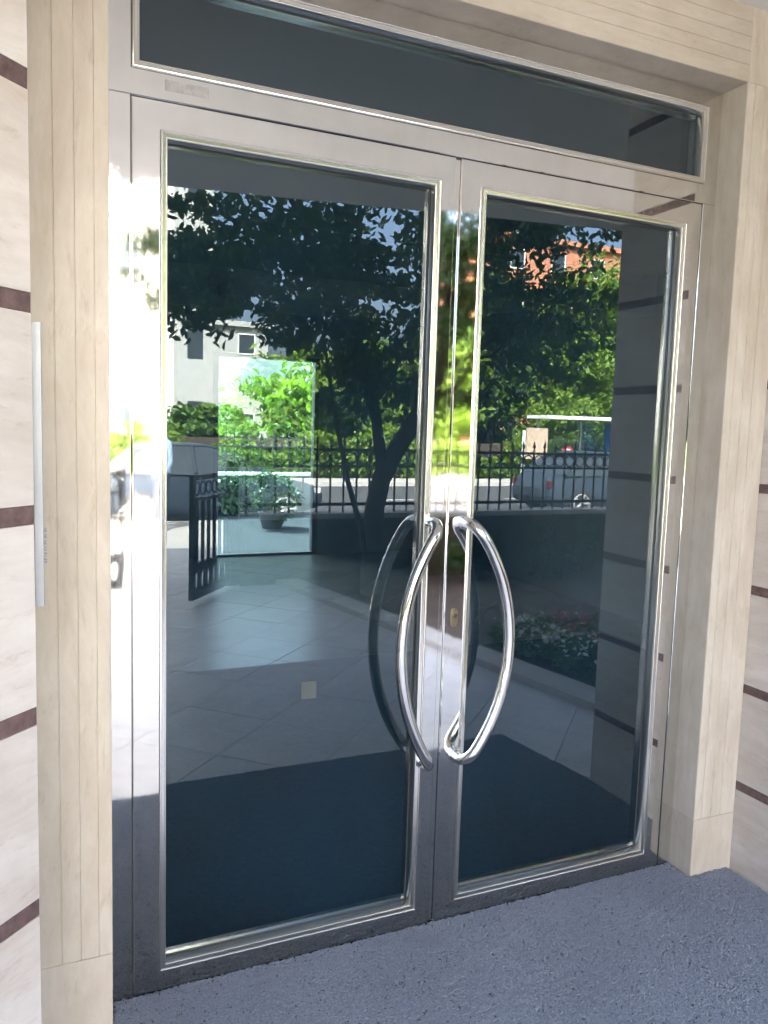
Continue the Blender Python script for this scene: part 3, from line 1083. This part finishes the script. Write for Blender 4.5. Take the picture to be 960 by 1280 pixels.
# ================================================================== street: cars, person, shelter, signs
def car(x0, y, zr, paint, label, flip=False, Lc=4.2):
    c = empty('parked_car', (x0 + Lc / 2, y, zr))
    tag(c, label, 'car', 'cars parked along the near kerb')
    def X(u): return x0 + (Lc - u if flip else u)      # u = 0 rear .. Lc front
    st_ = [(0.0, .42, .62, .72), (.06, .30, .78, .80), (.30, .22, .94, .86), (.9, .20, .98, .88), (2.0, .19, .96, .89), (2.9, .20, .93, .88), (3.3, .22, .88, .86), (3.8, .26, .80, .82), (4.1, .32, .70, .74), (4.2, .42, .58, .64)]
    b = MB(); vs = []; n = 8
    for u, zl, zu, hw in st_:
        for (f_, z) in ((-.92, zl), (-1, zl + .12), (-1, (zl + zu) / 2 + .05), (-.90, zu), (.90, zu), (1, (zl + zu) / 2 + .05), (1, zl + .12), (.92, zl)):
            vs.append((X(u), y + hw * f_, zr + z))
    fs = []
    for i in range(len(st_) - 1):
        for k in range(n):
            fs.append((i * n + k, i * n + (k + 1) % n, (i + 1) * n + (k + 1) % n, (i + 1) * n + k))
    fs += [tuple(range(n)), tuple(range((len(st_) - 1) * n, len(st_) * n))]
    b.add(vs, fs)
    body = b.build('body', paint, c, smooth=True)
    gh = [(.32, .95, .82), (.85, 1.36, .62), (1.4, 1.44, .64), (2.0, 1.43, .64), (2.35, 1.36, .62), (3.2, .89, .80)]
    w = MB(); vs = []
    for u, z, hw in gh:
        zb = .93
        vs += [(X(u), y - .84, zr + zb), (X(u), y - hw, zr + z), (X(u), y + hw, zr + z), (X(u), y + .84, zr + zb)]
    fs = []
    for i in range(len(gh) - 1):
        for k in range(3):
            fs.append((i * 4 + k, i * 4 + k + 1, i * 4 + 5 + k, i * 4 + 4 + k))
    w.add(vs, fs); w.build('window', M['window_dark'], c, smooth=True)
    r_ = MB(); vs = []
    top = [(.80, 1.35, .625), (1.4, 1.452, .645), (2.0, 1.442, .645), (2.38, 1.365, .625)]
    for u, z, hw in top:
        vs += [(X(u), y - hw - .01, zr + z - .01), (X(u), y - hw + .08, zr + z + .02), (X(u), y + hw - .08, zr + z + .02), (X(u), y + hw + .01, zr + z - .01)]
    fs = []
    for i in range(len(top) - 1):
        for k in range(3): fs.append((i * 4 + k, i * 4 + k + 1, i * 4 + 5 + k, i * 4 + 4 + k))
    r_.add(vs, fs); r_.build('roof', paint, c, smooth=True)
    for s_ in (-1, 1):
        for (ua, za, ub, zb_) in ((.36, .95, .84, 1.37), (3.18, .91, 2.36, 1.37), (1.75, .96, 1.72, 1.43)):
            MB().tube([(X(ua), y + s_ * .845, zr + za), (X(ub), y + s_ * .645, zr + zb_)], .032, 6).build('pillar', paint, c)
        for u in (.78, 3.38):
            q = MB(); cx_ = X(u); cy_ = y + s_ * .80
            q.tube([(cx_, cy_ - .10, zr + .31), (cx_, cy_ + .10, zr + .31)], .31, 20)
            wh = q.build('wheel', M['rubber'], c)
            q = MB(); q.tube([(cx_, cy_ + s_ * .101, zr + .31), (cx_, cy_ + s_ * .108, zr + .31)], .06, 12)
            for k in range(5):
                a = 2 * math.pi * k / 5
                q.tube([(cx_ + .05 * math.cos(a), cy_ + s_ * .104, zr + .31 + .05 * math.sin(a)), (cx_ + .21 * math.cos(a), cy_ + s_ * .104, zr + .31 + .21 * math.sin(a))], .028, 6)
            q.torus((cx_, cy_ + s_ * .104, zr + .31), .21, .018)
            q.build('rim', M['alu'], wh)
        MB().box(min(X(4.12), X(4.0)), max(X(4.12), X(4.0)), y + s_ * .62 - .13, y + s_ * .62 + .13, zr + .60, zr + .70).build('headlight', M['lamp'], c)
        MB().box(min(X(-.01), X(.09)), max(X(-.01), X(.09)), y + s_ * .68 - .07, y + s_ * .68 + .07, zr + .66, zr + .80).build('tail_light', M['tail'], c)
        MB().box(min(X(2.85), X(3.0)), max(X(2.85), X(3.0)), y + s_ * .95 - .08, y + s_ * .95 + .08, zr + .95, zr + 1.07).build('mirror', paint, c)
    return c


car(0.75, -13.05, -0.40, M['car_dark'], 'dark blue parked car beyond the open gate')
car(10.3, -13.3, -0.40, M['car_silver'], 'silver blue parked car seen through the fence on the right')

# pedestrian
pp = empty('person', (1.75, -11.0, -0.28))
tag(pp, 'person in a pale blue top and dark trousers walking on the pavement', 'person')
sk = [(0, 0, .92), (0, 0, 1.15), (0, 0, 1.40), (0, .01, 1.52), (0, .02, 1.64), (0, .02, 1.72), (-.10, 0, .88), (-.12, .06, .48), (-.12, -.04, .07), (-.12, .10, .035), (.10, 0, .88), (.11, .10, .48), (.12, .02, .09), (.12, .17, .04), (-.19, 0, 1.38), (-.25, -.03, 1.10), (-.24, .06, .86), (-.23, .09, .78), (.19, 0, 1.38), (.25, .0, 1.10), (.26, .12, .88), (.25, .16, .80)]
sr = [.15, .13, .15, .055, .095, .085, .085, .06, .042, .035, .085, .06, .042, .035, .055, .042, .033, .028, .055, .042, .033, .028]
ed = [(0, 1), (1, 2), (2, 3), (3, 4), (4, 5), (0, 6), (6, 7), (7, 8), (8, 9), (0, 10), (10, 11), (11, 12), (12, 13), (2, 14), (14, 15), (15, 16), (16, 17), (2, 18), (18, 19), (19, 20), (20, 21)]
me = bpy.data.meshes.new('body'); me.from_pydata(sk, ed, [])
po = bpy.data.objects.new('body', me); po.parent = pp; col.objects.link(po)
WL[po.name] = Vector((1.75, -11.0, -0.28))
md = po.modifiers.new('skin', 'SKIN')
if not me.skin_vertices: 
    bpy.context.view_layer.objects.active = po
for i, v_ in enumerate(me.skin_vertices[0].data):
    v_.radius = (sr[i], sr[i] * .8); v_.use_root = (i == 0)
sb = po.modifiers.new('sub', 'SUBSURF'); sb.levels = 2; sb.render_levels = 2
tm = NT("clothed_figure")
sx_ = tm.n("SeparateXYZ"); tcx = tm.n("TexCoord"); tm.l(tcx.outputs['Object'], sx_.inputs[0])
tm.base(tm.ramp(tm.n("Math", operation='MULTIPLY').outputs[0], [(0, (.3, .3, .3))]) if False else (0.3, 0.3, 0.3))
rmp = tm.n("ValToRGB"); rmp.color_ramp.interpolation = 'CONSTANT'
dv = tm.n("Math", operation='DIVIDE'); dv.inputs[1].default_value = 1.8
tm.l(sx_.outputs[2], dv.inputs[0]); tm.l(dv.outputs[0], rmp.inputs[0])
e_ = rmp.color_ramp.elements
e_[0].position = 0; e_[0].color = (.05, .06, .10, 1)
e_[1].position = .51; e_[1].color = (.30, .40, .55, 1)
for p_, c_ in ((.83, (.45, .28, .2, 1)), (.935, (.06, .04, .03, 1))):
    q = e_.new(p_); q.color = c_
tm.l(rmp.outputs[0], tm.b.inputs['Base Color'])
me.materials.append(tm.m)
pp.rotation_euler = (0, 0, math.radians(70))

# bus shelter
bs = empty('bus_shelter', (20.5, -22.6, -0.28))
tag(bs, 'green framed bus shelter with pale flat roof across the road', 'bus shelter')
MB().box(16.9, 24.5, -23.3, -21.95, 2.00, 2.12).build('roof', M['white_paint'], bs)
for x in (17.3, 19.3, 21.3, 23.3):
    MB().box(x - .04, x + .04, -23.2, -23.12, -0.28, 1.999).build('post', M['shelter'], bs)
for x in (17.36, 19.36, 21.36):
    MB().box(x, x + 1.88, -23.17, -23.16, 0.0, 1.85).build('glass_panel', M['clear'], bs)
MB().box(20.4, 20.46, -23.1, -22.0, -0.1, 1.9).build('advert_panel', M['blue_sign'], bs)
MB().box(17.6, 20.2, -23.0, -22.6, 0.12, 0.18).build('bench', M['bark'], bs)
for x in (17.8, 20.0): MB().box(x - .03, x + .03, -22.83, -22.77, -.28, .119).build('bench_leg', M['shelter'], bs)
ts = empty('road_sign', (15.2, -21.95, -0.28))
tag(ts, 'white post with a blank panel beside the bus shelter', 'sign')
MB().tube([(16.0, -22.1, -0.28), (16.0, -22.1, 1.55)], 0.06, 10).build('post', M['white_paint'], ts)
MB().box(16.1, 17.0, -22.13, -22.07, 0.55, 1.65).build('panel', simple('tan_panel', (0.5, 0.38, 0.28), .6), ts)
rs_ = empty('round_sign', (17.9, -21.95, -0.28))
tag(rs_, 'small round red and white traffic sign in front of the shelter', 'sign')
MB().tube([(17.9, -22.1, -0.28), (17.9, -22.1, 0.95)], 0.03, 8).build('post', M['shelter'], rs_)
MB().tube([(17.9, -22.06, 0.75), (17.9, -22.04, 0.75)], 0.28, 24).build('disc', M['red'], rs_)
MB().tube([(17.9, -22.038, 0.75), (17.9, -22.03, 0.75)], 0.19, 24).build('disc_centre', M['white_paint'], rs_)

# far hedge and street trees
hg = empty('hedge', (8, -25.0, -0.3))
tag(hg, 'long sunlit green hedge behind the far pavement', 'hedge')
n = 26000
hx = rng.uniform(-14, 36, n); hz = -0.3 + rng.random(n) ** 0.8 * (1.35 + 0.35 * np.sin(hx * 0.7) + 0.25 * np.sin(hx * 2.3)); hy = -23.9 - rng.random(n) ** 2 * 1.6
leaf_cloud(np.stack([hx, hy, hz], 1), 0.2, 'foliage', M['leaf_lime'], hg, up=0.4, aspect=0.6)
MB().box(-14, 36, -25.6, -24.3, -0.4, 1.0).build('inner_twigs', M['bark'], hg)


def street_tree(x, y, h, rad, label, m, z=-0.3, n=7000, size=0.30, low=0.25, group='trees beyond the road'):
    T = empty('street_tree', (x, y, z))
    tag(T, label, 'tree', group)
    b = MB()
    b.tube(wobble((x, y, z - .1), (x + rng.normal(0, .2), y, z + h * .7), 6, .08), [.2, .18, .16, .13, .1, .07, .04], 8)
    for k in range(5):
        a = rng.uniform(0, 6.28); z0 = z + h * rng.uniform(.3, .55)
        b.tube(wobble((x, y, z0), (x + rad * .7 * math.cos(a), y + rad * .7 * math.sin(a), z0 + h * .25), 4, .1), [.08, .06, .05, .035, .02], 6)
    b.build('trunk', M['bark'], T, smooth=True)
    pts = clumps((x, y, z + h * (low + (1 - low) / 2)), (rad, rad, h * (1 - low) / 2), 44, n, .34, .3)
    leaf_cloud(pts, size, 'crown', m, T, up=0.35, aspect=0.5)
    return T


TR = [(9.5, -27.5, 5.2, 2.4, 'leaf_lime', 'small bright tree behind the hedge, leftmost of the row'),
      (12.5, -29.5, 6.5, 2.8, 'leaf_mid', 'mid green tree behind the hedge, second from the left'),
      (15.5, -27.6, 6.0, 2.7, 'leaf_lime', 'bright tree behind the hedge, third from the left'),
      (18.8, -29.0, 9.0, 3.4, 'leaf_mid', 'tall mid green tree behind the hedge, fourth from the left'),
      (22.3, -27.4, 9.8, 3.5, 'leaf_lime', 'tall bright tree rising above the bus shelter'),
      (26.3, -29.5, 11.0, 4.0, 'leaf_mid', 'tallest tree at the right end of the row'),
      (5.6, -25.6, 2.6, 1.5, 'leaf_mid', 'low bush-like tree in front of the white building')]
for x, y, h, rad, m_, lab in TR:
    street_tree(x, y, h, rad, lab, M[m_], low=0.12)


for x, y, h, rad, m_, lab in [(14.2, -32.5, 6.0, 3.0, 'leaf_lime', 'rounded bright tree in the second row, on the left'), (20.6, -32.5, 7.2, 3.4, 'leaf_mid', 'rounded tree in the second row, in the middle'), (27.5, -33.5, 9.4, 4.0, 'leaf_lime', 'broad bright tree in the second row, on the right'), (24.0, -26.0, 4.6, 2.6, 'leaf_lime', 'low bright tree right behind the bus shelter'), (19.6, -25.6, 4.0, 2.2, 'leaf_lime', 'low bright tree left of the bus shelter')]:
    street_tree(x, y, h, rad, lab, M[m_], low=0.0)


def house(name, x0, x1, y, depth, h, m, label, floors, wx, roof=None, wz=1.4, ww=1.2):
    H = empty(name, ((x0 + x1) / 2, y - depth / 2, -0.5))
    tag(H, label, 'building')
    MB().box(x0, x1, y - depth, y, -0.6, h).build('wall', m, H)
    fh = h / floors
    for k in range(floors):
        for x in wx:
            z0 = k * fh + fh * .32
            w = MB().sweep_rect((x - ww / 2, x + ww / 2, z0, z0 + wz), (x - ww / 2 + .08, x + ww / 2 - .08, z0 + .08, z0 + wz - .08), [(0, 0, y), (0, 0, y + .05), (1, 0, y + .05), (1, 0, y + .005)]).build('window', M['white_paint'], H)
            MB().box(x - ww / 2 + .08, x + ww / 2 - .08, y + .003, y + .012, z0 + .08, z0 + wz - .08).build('pane', M['window_dark'], w)
    MB().box(x0 - .3, x1 + .3, y - depth - .3, y + .3, h + .002, h + .35).build('roof', roof or m, H)
    return H


wb = house('white_building', -9, 6.6, -31, 10, 15, M['white_wall'], 'tall sunlit white building left of the street trees', 5, (-6, -2.6, 0.6, 3.4))
MB().box(5.2, 6.62, -30.99, -30.2, -.5, 14.4).build('stair_tower', M['grey_wall'], wb)
for k in range(5): MB().box(5.6, 6.2, -30.21, -30.17, k * 3 + 1.0, k * 3 + 2.3).build('tower_window', M['window_dark'], wb)
house('terracotta_building', 29, 47, -47, 10, 15.0, M['terracotta'], 'terracotta coloured building rising above the trees on the right', 5, (31.5, 35, 38.5, 42, 45))
house('grey_building', 9, 15, -52, 8, 8, M['grey_wall'], 'low grey building far behind the middle street trees', 3, (10.5, 13.5))

# ================================================================== rear garden seen through the lobby
tag(MB().box(-10, 14, 6.905, 11.0, -0.5, FZ).build('rear_terrace', M['shade_paving']), kind='structure')
gw2 = MB().box(-10, 14, 11.0, 11.2, -0.4, 0.60)
gwall2 = tag(gw2.build('garden_wall', M['core']), 'low wall of the rear garden seen through the lobby door', 'wall')
MB().box(-10.02, 14.02, 10.97, 11.23, 0.601, 0.65).build('coping', M['white_paint'], gwall2)
fence('iron_fence', 1.8, 6.0, 11.1, 'iron fence of the sunlit rear garden seen through the lobby')
hv = empty('ivy_hedge', (3.0, 10.6, FZ))
tag(hv, 'dark ivy covering the rear garden wall seen through the lobby', 'hedge')
n = 5000
leaf_cloud(np.stack([rng.uniform(1.5, 3.75, n), 10.95 - rng.random(n) ** 2 * .45, FZ + rng.random(n) * .60], 1), .09, 'foliage', M['leaf_ivy'], hv, up=.2, aspect=.8)
pt = empty('potted_shrub', (2.95, 9.0, FZ))
tag(pt, 'potted dark green shrub on the rear terrace seen through the lobby', 'potted plant')
MB().lathe([(0.0, FZ), (.14, FZ), (.19, .20), (.205, .22), (.19, .24), (.16, .21), (0, .21)], 2.95, 9.0, 20).build('pot', M['pot'], pt, smooth=True)
leaf_cloud(clumps((2.95, 9.0, .40), (.40, .36, .36), 18, 3200, .4), .07, 'foliage', M['leaf_ivy'], pt, up=.3, aspect=.6)
RT = [(2.6, 13.4, 1.9, 1.3, 'leaf_lime', 'lowest bright bush behind the rear fence'), (4.2, 13.2, 2.7, 1.4, 'leaf_lime', 'taller bright bush behind the rear fence'), (5.9, 14.5, 3.1, 1.6, 'leaf_mid', 'darker tree behind the rear fence, farthest right')]
for x, y, h, rad, m_, lab in RT:
    street_tree(x, y, h, rad, lab, M[m_], z=-.1, n=3600, size=.2, low=.02, group='trees in the rear garden')
hr = empty('rear_hedge', (4, 12.0, -.1))
tag(hr, 'sunlit green hedge directly behind the rear fence', 'hedge')
n = 7000
leaf_cloud(np.stack([rng.uniform(1, 8, n), 11.9 + rng.random(n) * 1.0, -.1 + rng.random(n) * 1.6], 1), .13, 'foliage', M['leaf_lime'], hr, up=.4, aspect=.6)
house('rear_house', 0, 12, 34, 6, 5.0, M['white_wall'], 'white house far behind the rear garden', 2, (2, 6, 10))
